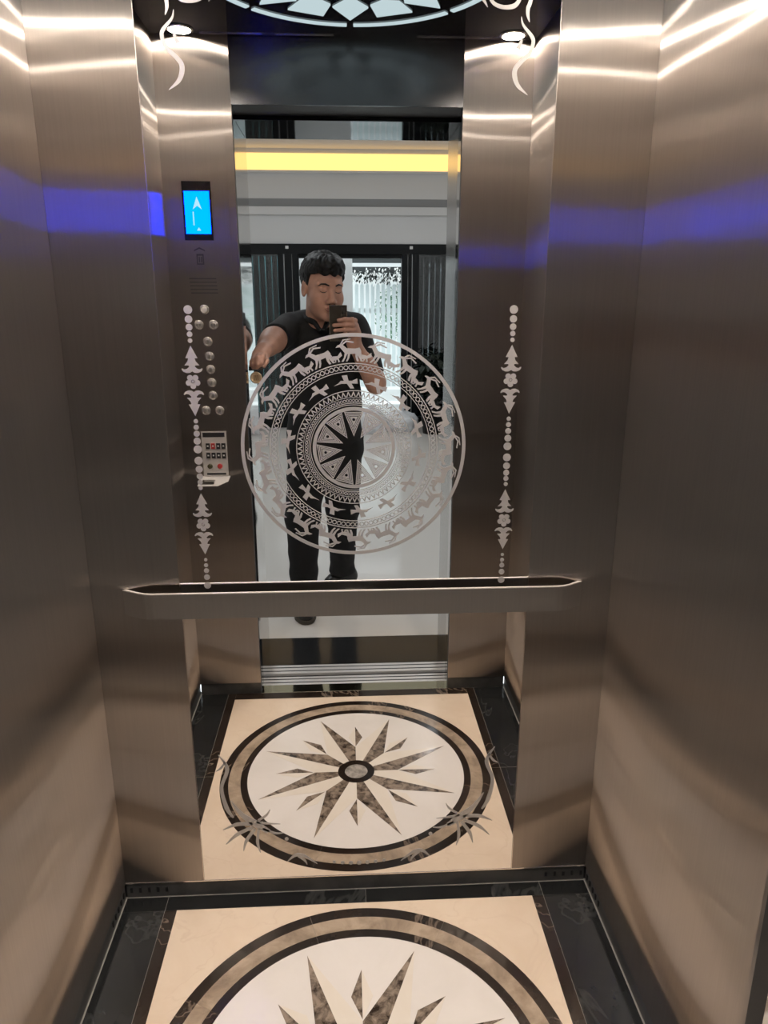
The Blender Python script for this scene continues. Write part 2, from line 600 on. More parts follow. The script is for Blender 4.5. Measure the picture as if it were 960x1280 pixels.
def stroke(pts, ws, n=6):
    """smooth ribbon along points, widths ws"""
    P = [Vector(p) for p in pts]
    out, wd = [], []
    for i in range(len(P) - 1):
        p0, p1, p2, p3 = P[max(i - 1, 0)], P[i], P[i + 1], P[min(i + 2, len(P) - 1)]
        for k in range(n):
            t = k / n
            out.append(0.5 * ((2 * p1) + (p2 - p0) * t + (2 * p0 - 5 * p1 + 4 * p2 - p3) * t * t + (3 * p1 - p0 - 3 * p2 + p3) * t ** 3))
            wd.append(ws[i] + (ws[i + 1] - ws[i]) * t)
    out.append(P[-1]); wd.append(ws[-1])
    l, r = [], []
    for i, p in enumerate(out):
        d = (out[min(i + 1, len(out) - 1)] - out[max(i - 1, 0)]).normalized()
        q = Vector((-d.y, d.x)) * wd[i] / 2
        l.append((p.x + q.x, p.y + q.y)); r.append((p.x - q.x, p.y - q.y))
    return l + r[::-1]


LEAF = [(0, 1), (.075, .84), (.224, .54), (.12, .535), (.15, .42), (.28, .275), (.13, .28), (.10, .235), (.19, .15), (.29, .125), (.38, .175), (.386, .12), (.33, .045), (.21, -.005), (.085, .0), (0, .055)]


def leaf(cx, z0, z1, down=False):
    h = z1 - z0
    half = LEAF + [(-u, v) for u, v in LEAF[-2:0:-1]]
    return [(cx + u * h, (z1 - v * h) if down else (z0 + v * h)) for u, v in half]


def flower(cx, cz, s=.0155):
    o = []
    for i in range(60):
        a = 2 * PI * i / 60
        k = abs(math.cos(2.5 * (a + PI / 2)))
        o.append((cx + s * (.62 + .38 * k ** .6) * math.cos(a), cz + s * (.62 + .38 * k ** .6) * math.sin(a)))
    return [o, circle(cx, cz, s * .24, 20), ]


for cx in (-.320, .356):
    dots = [(1.469, .0088), (1.450, .0077), (1.434, .0069), (1.420, .0057), (1.407, .0047),
            (1.239, .0047), (1.226, .0055), (1.212, .0065), (1.196, .0076), (1.178, .0088),
            (1.153, .0088), (1.134, .0077), (1.118, .0067), (1.105, .0057), (1.092, .0046),
            (.925, .0038), (.912, .0047), (.899, .0057), (.883, .0067), (.863, .0078)]
    for z, r in dots:
        etch('etched_dot', [circle(cx, z, r, 20)])
    for z0, z1, dn in ((1.341, 1.397, False), (1.250, 1.304, True), (1.026, 1.080, False), (.938, .990, True)):
        etch('etched_leaf', [leaf(cx, z0, z1, dn)])
    for z in (1.323, 1.008):
        etch('etched_flower', [flower(cx, z), [circle(cx, z, .0027, 12)]])

# the drum disc
DX, DZ = .0175, 1.177
sc = .245 / 452.0


def ring(name, r0, r1, n=96):
    return etch(name, [[circle(DX, DZ, r1 * sc, n), circle(DX, DZ, r0 * sc, n)]])


def at_ring(base, a, u, v, h):
    """u along the ring (anticlockwise negative), v outwards, both in units of h pixels"""
    r = (base + v * h) * sc
    t = a - u * h / (base + .5 * h)
    return (DX + r * math.cos(t), DZ + r * math.sin(t))


ring('drum_rim', 438, 452, 120)
for r0, r1 in ((334, 338), (304, 307), (229, 232), (202, 204), (180, 183), (173, 176)):
    ring('drum_ring_line', r0, r1)
for rm, rc, w, n, nm in ((321, 9.6, 3.2, 106, 'drum_chain_ring'), (191.5, 6.2, 2.4, 100, 'drum_chain_ring')):
    polys = []
    for k in range(n):
        a = 2 * PI * k / n
        x, z = DX + rm * sc * math.cos(a), DZ + rm * sc * math.sin(a)
        polys.append([circle(x, z, rc * sc, 12), circle(x, z, (rc - w) * sc, 12)])
    etch(nm, polys)
zig = []
for k in range(68):
    a = 2 * PI * k / 68
    d = PI / 68
    q = lambda r, t: (DX + r * sc * math.cos(t), DZ + r * sc * math.sin(t))
    zig.append([q(207, a - d), q(227, a - d * .12), q(227, a + d * .12), q(207, a + d), q(207, a + d * .55), q(219, a), q(207, a - d * .55)])
etch('drum_zigzag_ring', zig)
DEER = [[(-.35, .45), (-.2, .62), (.2, .6), (.42, .66), (.5, .5), (.4, .38), (0, .34), (-.3, .36)],
        [(-.35, .45), (-.2, .62), (-.42, .86), (-.62, .80), (-.72, .70), (-.52, .70)],
        [(-.42, .84), (-.2, 1.0), (.15, .92), (.12, .86), (-.18, .92), (-.36, .80)],
        [(-.48, .86), (-.35, 1.05), (0, 1.08), (0, 1.03), (-.3, 1.0), (-.42, .84)],
        [(-.32, .4), (-.18, .38), (-.28, .18), (-.42, 0), (-.54, 0), (-.38, .18)],
        [(-.16, .38), (-.04, .36), (-.1, .15), (-.2, 0), (-.3, 0), (-.2, .16)],
        [(.22, .4), (.42, .42), (.34, .22), (.42, 0), (.3, 0), (.22, .2)],
        [(.36, .45), (.5, .5), (.5, .22), (.62, .02), (.5, 0), (.4, .22)]]
BIRD = [[(-.32, .22), (-.1, .40), (.2, .36), (.42, .58), (.48, .35), (.2, .18), (-.1, .14)],
        [(-.32, .22), (-.12, .40), (-.22, .62), (-.42, .60), (-.66, .44), (-.40, .48)],
        [(0, .2), (.1, .2), (.04, .02), (-.12, 0), (-.1, .05), (-.02, .06)],
        [(.14, .2), (.24, .2), (.3, .02), (.16, 0), (.18, .06)]]
CRANE = [[(-1.25, .30), (-.75, .44), (-.5, .62), (0, .56), (.5, .52), (.95, .74), (1.02, .28), (.5, .28), (0, .30), (-.5, .36)],
         [(-.2, .5), (-.34, 1.05), (.1, 1.05), (.2, .5)], [(-.05, .4), (.3, -.15), (.68, -.15), (.38, .42)]]


def simple(poly): return poly


for k in range(20):
    a = PI / 2 + 2 * PI * k / 20 + .02
    etch('etched_deer', [[at_ring(345, a, u, v, 80) for u, v in p] for p in DEER])
    etch('etched_bird', [[at_ring(345, a - .135, u, v, 66) for u, v in p] for p in BIRD])
for k in range(14):
    a = PI / 2 + 2 * PI * k / 14 + .1
    etch('etched_crane', [[at_ring(246, a, u, v, 44) for u, v in p] for p in CRANE])
ring('drum_star_rim', 152, 166)
NS = 11
for k in range(NS):
    a = PI / 2 + 2 * PI * k / NS
    h = PI / NS
    A = Vector(q(48, a)); B = Vector(q(151, a + h * .90)); C_ = Vector(q(151, a - h * .90))
    G = (A + B + C_) / 3
    G = G + (Vector(q(130, a)) - G) * .15
    T = lambda s: [tuple(G + (p - G) * s) for p in (A, B, C_)]
    tri = [[T(1.0), T(.86)], [T(.78), T(.66)], [T(.59), T(.48)]]
    etch('drum_star_wedge', tri)
    d = Vector(q(122, a))
    etch('drum_star_wedge_dot', [[T(.40), circle(G.x, G.y, .0032, 14)]])

# flame scrolls at the two top corners, spray and dots near the foot
FA = ([(-.324, 2.10), (-.330, 2.06), (-.322, 2.026), (-.319, 2.019), (-.319, 2.007), (-.323, 1.995)], [.001, .006, .0075, .0075, .006, .0008])
FB = ([(-.307, 2.004), (-.311, 1.990), (-.328, 1.972), (-.332, 1.961), (-.326, 1.943), (-.308, 1.926), (-.299, 1.914), (-.300, 1.899), (-.308, 1.885), (-.326, 1.871)],
      [.0006, .004, .0068, .0072, .0072, .0082, .0092, .0092, .007, .0006])
FC = ([(-.309, 1.974), (-.3085, 1.962), (-.303, 1.950)], [.0006, .0052, .009])
FH = ([(-.243, 2.060), (-.245, 2.037), (-.249, 2.029), (-.258, 2.022), (-.274, 2.0185), (-.292, 2.021), (-.301, 2.030), (-.304, 2.040), (-.300, 2.06)], [.003, .005, .006, .0065, .007, .0085, .007, .006, .001])
FK = ([(-.226, 2.055), (-.231, 2.034), (-.236, 2.027), (-.242, 2.018)], [.004, .005, .0045, .0006])
SPRAY = [([(-.323, .418), (-.304, .378), (-.321, .324), (-.312, .265), (-.297, .236)], [.001, .010, .008, .011, .004]),
         ([(-.308, .398), (-.320, .380), (-.332, .372)], [.004, .006, .001]),
         ([(-.300, .285), (-.276, .245), (-.242, .215), (-.21, .19)], [.002, .012, .020, .012]),
         ([(-.25, .215), (-.29, .215), (-.325, .200)], [.010, .010, .001]), ([(-.25, .205), (-.29, .185), (-.320, .156)], [.008, .010, .001]),
         ([(-.245, .20), (-.268, .165), (-.277, .133)], [.008, .009, .001]), ([(-.235, .20), (-.240, .16), (-.234, .127)], [.006, .008, .001]),
         ([(-.24, .22), (-.214, .215), (-.180, .212)], [.006, .006, .001]), ([(-.235, .225), (-.214, .24), (-.204, .257)], [.006, .006, .001]),
         ([(-.225, .20), (-.195, .185), (-.172, .185)], [.006, .006, .001]),
         ([(-.166, .097), (-.145, .115), (-.123, .112), (-.090, .086)], [.001, .009, .009, .001]),
         ([(-.138, .112), (-.122, .098), (-.116, .085)], [.006, .006, .001])]
for s in (1, -1):
    f = lambda l: [((x if s > 0 else .037 - x), z) for x, z in l]
    for nm, (pts, ws) in (('flame_scroll', FA), ('flame_scroll', FB), ('flame_tongue', FC), ('hook_scroll', FH), ('hook_scroll', FK)):
        etch(nm, [stroke(f(pts), ws)])
    for pts, ws in SPRAY:
        etch('spray_leaf', [stroke(f(pts), ws)])
    etch('etched_dot', [circle(f([(-.166, .166)])[0][0], .166, .005, 16)])
for i in range(-3, 4):
    etch('etched_dot', [circle(.0185 + i * .0215, .084 + .0006 * i * i, .0062 - .0006 * abs(i), 16)])

# ------------------------------------------------------------------ handrail
hr = empty('handrail', (.018, 0, .795))
tag(hr, 'flat brushed steel handrail band bent back to the wall across the mirror', 'handrail')
pth = [(-.511, -.0015), (-.470, -.0235), (-.455, -.030), (-.440, -.0325), (.482, -.0325), (.496, -.030), (.511, -.0235), (.547, -.0015)]
TH = .0045
inn = [(x + (.003 if x < 0 else -.003) if i in (0, 7) else x, y + TH) for i, (x, y) in enumerate(pth)]
inn[0] = (pth[0][0] + .010, -.0008); inn[7] = (pth[7][0] - .010, -.0008)
b = MB()
n = len(pth)
v = [(x, y, z) for z in (.795, .8545) for x, y in pth] + [(x, y, z) for z in (.795, .8545) for x, y in inn]
f = []
for i in range(n - 1):
    f += [(i, i + 1, n + i + 1, n + i), (2 * n + i + 1, 2 * n + i, 3 * n + i, 3 * n + i + 1),
          (n + i, n + i + 1, 3 * n + i + 1, 3 * n + i), (i + 1, i, 2 * n + i, 2 * n + i + 1)]
f += [(0, n, 3 * n, 2 * n), (n - 1, 3 * n - 1, 4 * n - 1, 2 * n - 1)]
recalc(b.add(v, f).build('band', M['rail'], hr))
b = MB()
for i in range(n - 1):
    (xa, ya), (xb, yb) = pth[i], pth[i + 1]
    (ua, va), (ub, vb) = inn[i], inn[i + 1]
    b.add([(xa, ya - .0004, .8545), (xb, yb - .0004, .8545), (ub, vb, .8545), (ua, va, .8545),
           (xa, ya - .0004, .8568), (xb, yb - .0004, .8568), (ub, vb, .8568), (ua, va, .8568)],
          [(0, 3, 2, 1), (4, 5, 6, 7), (0, 1, 5, 4), (1, 2, 6, 5), (2, 3, 7, 6), (3, 0, 4, 7)])
recalc(b.build('top_glint_edge', M['rail_glint'], hr))  # paler lip added along the rail top to imitate the downlight glint
for x in (-.415, .018, .452):
    recalc(MB().lathe((x, -.0285, .825), [(.009, -.0278), (.009, 0)], 'y', 16).build('bracket', M['chrome'], hr, True))

# ------------------------------------------------------------------ control panel on the front wall
cp = empty('control_panel', (-.47, YF, .80))
tag(cp, 'lift control panel with blue screen, round buttons and open service box', 'control panel')


def on_front(u, v, w): return (u, YF + w, v)


def cpl(name, loops, a, bb, m, parent=None):
    return recalc(MB().prism(loops, a, bb, on_front).build(name, m, parent or cp))


def rect(x0, x1, z0, z1): return [(x0, z0), (x1, z0), (x1, z1), (x0, z1)]


AX = -.474
cpl('faceplate', [rect(-.560, -.372, .80, 2.02)], .0002, .002, M['steel'])
scr = cpl('screen_bezel', [rect(-.520, -.427, 1.682, 1.862)], .002, .005, M['black_gloss'])
cpl('screen', [rect(-.514, -.433, 1.702, 1.832)], .005, .0056, M['screen'], scr)
cpl('screen_arrow', [[(-.4735, 1.816), (-.459, 1.777), (-.4735, 1.788), (-.488, 1.777)]], .0056, .006, M['screen_mark'], scr)
cpl('screen_bar', [rect(-.489, -.4855, 1.728, 1.770)], .0056, .006, M['screen_mark'], scr)
cpl('screen_mark', [[(-.472, 1.722), (-.465, 1.712), (-.479, 1.712)]], .0056, .006, M['screen_mark'], scr)
cpl('engraved_chevron', [[(-.494, 1.648), (-.476, 1.656), (-.458, 1.648), (-.458, 1.652), (-.476, 1.661), (-.494, 1.652)]], .002, .0024, M['black'])
cpl('engraved_frame', [rect(-.487, -.463, 1.606, 1.640), rect(-.483, -.467, 1.610, 1.634)], .002, .0024, M['black'])
for i in range(2):
    cpl('engraved_figure', [rect(-.480 + i * .0075, -.476 + i * .0075, 1.613, 1.631)], .002, .0024, M['black'])
for i in range(5):
    cpl('speaker_slot', [rect(-.516 + i * .0008, -.426 + i * .0008, 1.560 - i * .0115, 1.5635 - i * .0115)], .002, .0026, M['black'])
BT = [(-.472, 1.462, 0), (-.494, 1.412, 1), (-.445, 1.412, 1), (-.468, 1.356, 1), (-.465, 1.307, 1), (-.464, 1.262, 1), (-.463, 1.217, 1), (-.462, 1.173, 1), (-.489, 1.120, 1), (-.442, 1.120, 1)]
for i, (x, z, lit) in enumerate(BT):
    bt = recalc(MB().lathe((x, YF, z), [(.0155, -.002), (.0155, -.006), (.0135, -.009), (.0115, -.009), (.0115, -.006)], 'y', 24).build('call_button', M['button'], cp, True))
    recalc(MB().lathe((x, YF, z), [(.0112, -.0045), (.0112, -.0085), (.009, -.0095)], 'y', 24).build('button_cap', M['button' if lit else 'panel_alu'], bt, True))
    if lit and i in (1, 2):
        for sgn in ((-1, 1) if i == 1 else (1, -1)):
            x0 = x + sgn * .0045
            cpl('button_arrow', [[(x0 - sgn * .003, z), (x0 + sgn * .002, z + .004), (x0 + sgn * .002, z - .004)]], .0095, .0099, M['black'], bt)
    elif lit:
        for k in range(1 + i % 2):
            cpl('button_mark', [rect(x - .001 + k * .003, x + .0008 + k * .003, z - .005, z + .005)], .0095, .0099, M['black'], bt)
sb = cpl('service_box', [rect(-.512, -.424, .885, 1.046)], .002, .006, M['panel_alu'])
cpl('box_recess', [rect(-.507, -.430, 1.026, 1.042)], .006, .0066, M['black'], sb)
cpl('box_recess', [rect(-.500, -.432, .889, .896), ], .006, .0066, M['black'], sb)
M['red'] = principled('red_plastic', (0.35, 0.03, 0.03), 0.35)
M['olive'] = principled('dark_lock', (0.05, 0.045, 0.02), 0.35)
for r in range(2):
    for c in range(4):
        x, z = -.4975 + c * .0183, .994 - r * .034
        s = cpl('rocker_switch', [rect(x, x + .0135, z - .010, z + .010)], .006, .010, M['red' if (r, c) == (0, 1) else 'black'], sb)
        cpl('switch_mark', [rect(x + .004, x + .0095, z - .002, z + .003)], .010, .0103, M['alu'], sb)
for x, mm in ((-.487, 'olive'), (-.452, 'red')):
    recalc(MB().lathe((x, YF, .921), [(.009, -.006), (.009, -.012), (.007, -.013)], 'y', 18).build('key_knob', M[mm], sb, True))
lid = recalc(MB().add([(-.518, YF + .002, .884), (-.418, YF + .002, .884), (-.418, YF + .002, .882), (-.518, YF + .002, .882),
                       (-.518, YF + .105, .872), (-.448, YF + .105, .872), (-.448, YF + .105, .870), (-.518, YF + .105, .870),
                       (-.418, YF + .055, .877), (-.418, YF + .055, .875)],
                      [(0, 1, 8, 5, 4), (3, 7, 6, 9, 2), (0, 4, 7, 3), (4, 5, 6, 7), (5, 8, 9, 6), (8, 1, 2, 9), (0, 3, 2, 1)]).build('open_lid', M['panel_alu'], cp))
recalc(MB().box(-.505, -.462, YF + .062, YF + .092, .8765, .884).build('lid_latch', M['chrome'], lid))

# ------------------------------------------------------------------ door sill and landing portal
sl = empty('door_sill', (.02, -1.15, -.02))
tag(sl, 'grooved aluminium lift door sill between cabin floor and black threshold', 'sill')
M['brass_plate'] = principled('dull_polished_strip', (0.72, 0.70, 0.52), 0.05, 1.0)
box('polished_strip', OL, OR, -1.083, -1.026, -.02, -.0004, M['brass_plate'], sl)
for y0, y1 in ((-1.150, -1.084), (-1.252, -1.178)):
    box('sill_track', -.372, .418, y0, y1, -.02, -.001, M['alu'], sl, .001)
    for g in (.3, .7):
        yy = y0 + (y1 - y0) * g
        box('sill_groove', -.370, .416, yy - .003, yy + .003, -.0012, -.0003, M['black'], sl)
box('track_gap', -.372, .418, -1.178, -1.150, -.02, -.012, M['black'], sl)

dr = struct('door_2', (.02, -1.35, 0))
box('threshold_stone', -.372, .418, -1.512, -1.2525, -.02, 0, M['granite'], dr)
for x0, x1 in ((-.46, -.365), (.413, .51)):
    box('jamb', x0, x1, -1.512, -1.215, 0, 2.14, M['polished' if x0 < 0 else 'satin'], dr)
    box('door_gap', x0 - .03 if x0 < 0 else x0 + .002, x1 - .002 if x0 < 0 else x1 + .03, -1.2145, -1.112, 0, 2.3, M['black'], dr)
box('lintel', -.364, .412, -1.512, -1.215, 2.086, 2.14, M['black_gloss'], dr)
box('lintel_gap', -.364, .412, -1.2145, -1.112, 2.10, 2.3, M['black'], dr)

# ------------------------------------------------------------------ hall outside the lift
HX = 2.5
YB = -7.5
HC = 3.17
f2 = struct('floor.001', (0, -4.5, -.02))
box('floor_slab', -HX, HX, YB - .3, -1.513, -.03, 0, M['hall_tile'], f2)
box('ground_slab', -6, 6, -14, YB - .3005, -.05, -.02, M['plaster'], f2)
wn = struct('wall_near', (0, -1.47, 0))
box('wall_section', -HX, -.461, -1.512, -1.40, 0, HC, M['plaster'], wn)
box('wall_section', .511, HX, -1.512, -1.40, 0, HC, M['plaster'], wn)
box('wall_section', -.461, .511, -1.512, -1.40, 2.1405, HC, M['plaster'], wn)
for s, nm in ((-1, 'wall_hall_left'), (1, 'wall_hall_right')):
    ww = struct(nm, (s * HX, -4.5, 0))
    box('wall_section', s * HX, s * (HX + .1), YB - .1, -1.40, 0, HC, M['plaster'], ww)
c2 = struct('ceiling.001', (0, -4.5, HC))
box('ceiling_slab', -HX - .1, HX + .1, YB - .1, -1.40, HC, HC + .1, M['plaster'], c2)
for i, (x, y) in enumerate(HALL_FILLS):  # light panels added to go with the unseen fill lamps
    hl = empty('hall_fill_panel', (x, y, HC))
    tag(hl, 'added square fill light panel, unseen, in the hall ceiling, ' + ['near left of the lift', 'near right of the lift', 'far left by the glass doors', 'far right by the glass doors'][i], 'light', 'added hall fill lights')
    box('frame', x - .28, x + .28, y - .28, y + .28, HC - .003, HC, M['alu'], hl)
    box('diffuser', x - .25, x + .25, y - .25, y + .25, HC - .0045, HC - .0031, M['hall_fill_panel'], hl)
wfar = struct('wall_far', (0, YB, 0))
box('wall_section', -HX, -1.5, YB - .1, YB, 0, HC, M['plaster'], wfar)
box('wall_section', 1.55, HX, YB - .1, YB, 0, HC, M['plaster'], wfar)
box('wall_section', -1.5, 1.55, YB - .1, YB, 2.156, HC, M['plaster'], wfar)
box('wall_ledge', -HX, HX, YB, YB + .05, 2.47, 2.555, M['plaster'], wfar)
box('groove_shade_strip', -HX, HX, YB, YB + .004, 2.56, 2.645, M['groove_shade'], wfar)  # flat grey strip gives the shade of a recessed groove
cv = empty('cove_light', (0, YB, 2.93))
tag(cv, 'long warm yellow strip light along the top of the hall wall', 'light')
box('housing', -HX + .02, HX - .02, YB + .0005, YB + .03, 2.915, 2.94, M['plaster'], cv)
box('diffuser', -HX + .02, HX - .02, YB + .0005, YB + .012, 2.9405, 3.12, M['cove'], cv)

# glass front: black frames, side panes, open middle
dg = struct('door_1', (0, YB, 0))
M['tint'] = glass('tinted_glass', (0.16, 0.27, 0.28), 0.10)
M['grey_glass'] = glass('grey_glass', (0.42, 0.45, 0.46), 0.10)
box('header', -1.5, 1.55, YB - .1, YB + .02, 2.045, 2.156, M['black_metal'], dg)
for x0, x1 in ((-1.5, -1.40), (-.77, -.705), (-.69, -.61), (-.60, -.525), (.690, .760), (.770, .81), (.825, .895), (1.47, 1.55)):
    box('mullion', x0, x1, YB - .1, YB + .02, 0, 2.0445, M['black_metal'], dg)
for x in (-.6975, -.605, .765, .8175):
    box('glazing_bar', x - .0045, x + .0045, YB - .05, YB - .02, 0, 2.0445, M['alu'], dg)
for x0, x1, mm in ((-1.3995, -.7705, 'tint'), (.8955, 1.4695, 'grey_glass')):
    box('bottom_rail', x0, x1, YB - .1, YB + .02, 0, .12, M['black_metal'], dg)
    box('pane', x0, x1, YB - .05, YB - .04, .1205, 2.044, M[mm], dg)
for x in (-.655, .80):
    box('sensor', x - .018, x + .018, YB + .0205, YB + .03, 2.10, 2.132, M['plaster'], dg)
box('rear_lintel', -.525, .69, YB - .09, YB - .03, 2.0, 2.044, M['black_metal'], dg)

# blinds behind the side panes
M['slat'] = principled('dark_slat', (0.010, 0.022, 0.024), 0.6, spec=0.2)
M['slat_gap_light'] = principled('pale_slat_gap', (0.55, 0.58, 0.58), 0.5)
for nm, x0, x1, lab in (('vertical_blind', -1.38, -.78, 'dark teal vertical blind behind the left glass pane of the hall'),
                        ('vertical_blind', .91, 1.46, 'dark grey vertical blind behind the right glass pane of the hall')):
    vb = empty(nm, ((x0 + x1) / 2, YB - .2, 0))
    tag(vb, lab, 'blind')
    nsl = 8
    w = (x1 - x0) / nsl
    for i in range(nsl):
        x = x0 + i * w
        box('slat', x, x + w - .012, YB - .18 - .01 * (i % 2), YB - .175 - .01 * (i % 2), .02, 2.03, M['slat'], vb)
        if i % 2 == 0 or i == 3:
            box('slat_gap_light', x + w - .011, x + w - .006, YB - .179, YB - .175, .3 + .25 * ((i * 7) % 5) * .5, 2.03, M['slat_gap_light'], vb)  # pale strip paints in the light showing between slats
    box('head_rail', x0 - .01, x1 + .01, YB - .20, YB - .165, 2.031, 2.06, M['black_metal'], vb)

# yard beyond the doors
M['white_out'] = principled('white_render', (0.84, 0.86, 0.85), 0.8)
M['canopy'] = principled('dark_canopy', (0.03, 0.035, 0.035), 0.6)
M['leafm'] = principled('green_leaf', (0.16, 0.36, 0.20), 0.5, noise=(9, (0.40, 0.58, 0.44), .35, .65))
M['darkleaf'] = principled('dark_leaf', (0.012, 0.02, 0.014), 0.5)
M['petal'] = principled('white_petal', (0.85, 0.85, 0.82), 0.6)
pw = tag(empty('pillar', (-.22, -8.2, -.02)), 'broad white rendered pillar outside the hall doors', 'pillar')
box('shaft', -.58, .112, -8.45, -8.1, .08, 3.1, M['white_out'], pw)
box('plinth', -.60, .13, -8.47, -8.08, -.02, .08, M['white_out'], pw)
bw = struct('wall_yard', (0, -11, 0))
box('wall_section', -5, 5, -11.2, -11, -.02, 2.0, M['white_out'], bw)
M['picket'] = principled('pale_picket', (0.66, 0.74, 0.74), 0.6)
fn = tag(empty('picket_fence', (.5, -9.5, -.02)), 'pale fence of narrow upright pickets beyond the hall doors', 'fence')
for i in range(24):
    x = -.62 + i * .078
    o = MB().prism([[(x, .0), (x + .052, 0), (x + .052, 1.74), (x + .026, 1.77), (x, 1.74)]], -.012, .012, lambda u, v, w: (u, -9.5 - w, v)).build('picket', M['picket'], fn)
    recalc(o)
for z in (.35, 1.35):
    box('rail', -.66, 1.32, -9.545, -9.513, z, z + .07, M['white_out'], fn)
for x in (-.66, 1.27):
    box('post', x, x + .06, -9.61, -9.546, -.02, 1.7, M['white_out'], fn)
cn = tag(empty('canopy', (.7, -9.4, 1.97)), 'dark flat canopy with white front beam over the yard', 'canopy')
box('roof_slab', .0, 2.2, -10.6, -9.2, 2.03, 2.5, M['canopy'], cn)
box('front_beam', .0, 2.2, -9.2, -9.16, 1.975, 2.03, M['white_out'], cn)
for x in (1.5, 2.12):
    box('post', x, x + .07, -9.27, -9.205, -.02, 2.03, M['canopy'], cn)


def leaves(name, c, sx, sy, sz, n, size, m, parent, droop=0.0, seed=1):
    rnd = random.Random(seed)
    b = MB()
    for _ in range(n):
        while True:
            p = Vector((rnd.uniform(-1, 1), rnd.uniform(-1, 1), rnd.uniform(-1, 1)))
            if p.length < 1: break
        p = Vector((c[0] + p.x * sx, c[1] + p.y * sy, c[2] + p.z * sz))
        q = Matrix.Rotation(rnd.uniform(0, 6.28), 3, 'Z') @ Matrix.Rotation(rnd.uniform(-.9, .9) - droop, 3, 'X')
        s = size * rnd.uniform(.6, 1.2)
        sh = [(0, 0, 0), (.28, .35, .08), (.2, .75, .05), (0, 1, -.1), (-.2, .75, .05), (-.28, .35, .08), (0, .5, -.03)]
        b.add([p + q @ (Vector(t) * s) for t in sh], [(0, 1, 6), (1, 2, 6), (2, 3, 6), (3, 4, 6), (4, 5, 6), (5, 0, 6)])
    return b.build(name, m, parent)


hp = tag(empty('hanging_planter', (.6, -9.1, 1.8)), 'white flowering trailing plant in a trough under the canopy beam', 'plant')
box('trough', .05, 1.25, -9.158, -9.03, 1.90, 1.975, M['canopy'], hp)
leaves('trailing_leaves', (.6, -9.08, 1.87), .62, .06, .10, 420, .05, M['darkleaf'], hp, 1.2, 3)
leaves('blossoms', (.55, -9.03, 1.87), .60, .05, .12, 230, .045, M['petal'], hp, .8, 4)
sh = tag(empty('shrub', (.85, -9.9, -.02)), 'pale green leafy shrub growing behind the picket fence', 'shrub')
recalc(MB().tube([(.85, -9.9, -.02), (.83, -9.88, .7), (.9, -9.9, 1.3)], [.03, .025, .01]).build('stem', M['darkleaf'], sh))
leaves('foliage', (.82, -9.85, 1.35), .38, .2, .42, 700, .075, M['leafm'], sh, .2, 5)
for i, (x, z, y) in enumerate(((.30, 1.62, -9.42), (.62, 1.5, -9.40), (.98, 1.58, -9.42))):
    pass
st = tag(empty('garden_step', (.55, -8.6, -.02)), 'two white slab steps outside in front of the picket fence', 'steps')
box('step_slab', .15, 1.2, -8.95, -8.55, -.02, .14, M['white_out'], st)
box('step_slab', .15, 1.2, -9.35, -8.951, -.02, .30, M['white_out'], st)


def crumple(name, c, s, m, seed, parent=None):
    bm = bmesh.new()
    bmesh.ops.create_icosphere(bm, subdivisions=4, radius=1)
    from mathutils import noise
    for v in bm.verts:
        p = v.co.copy()
        k = 1 + .22 * noise.noise(p * 2.3 + Vector((seed, 0, 0))) + .10 * noise.noise(p * 6 + Vector((0, seed, 0)))
        p *= k
        v.co = Vector((p.x * s[0], p.y * s[1], max(p.z, -.72) * s[2]))
    mz = min(v.co.z for v in bm.verts)
    for v in bm.verts: v.co.z -= mz
    me = bpy.data.meshes.new(name); bm.to_mesh(me); bm.free()
    for p in me.polygons: p.use_smooth = True
    me.materials.append(m)
    o = bpy.data.objects.new(name, me); COL.objects.link(o)
    o.location = c
    if parent:
        o.parent = parent; o.location = Vector(c) - wloc(parent)
    return o


M['sackm'] = principled('white_sack', (0.80, 0.81, 0.83), 0.7)
for (x, y, s, lab) in ((.30, -7.05, (.17, .12, .17), 'small white plastic sack on the hall floor nearest the person'),
                       (.66, -7.15, (.20, .13, .15), 'wide white plastic sack on the hall floor beside the dark potted plant')):
    k = empty('sack', (x, y, 0)); tag(k, lab, 'sack')
    crumple('bag', (x, y, 0), s, M['sackm'], x * 10, k)
    recalc(MB().lathe((x + .02, y, s[2] * 1.5), [(.03, 0), (.02, .03), (.045, .07)], 'z', 10).build('tied_neck', M['sackm'], k, True))
pp = tag(empty('potted_plant', (1.05, -7.0, 0)), 'dark bushy potted plant on the hall floor before right pane', 'plant')
recalc(MB().lathe((1.05, -7.0, 0), [(.13, 0), (.17, .30), (.18, .30), (.18, .33), (.155, .33), (.15, .29)], 'z', 24).build('pot', M['black_metal'], pp, True))
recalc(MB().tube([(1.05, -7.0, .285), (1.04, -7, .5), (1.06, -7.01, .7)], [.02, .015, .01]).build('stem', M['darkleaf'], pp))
leaves('foliage', (1.05, -7.0, .66), .26, .22, .30, 500, .11, M['darkleaf'], pp, .3, 9)

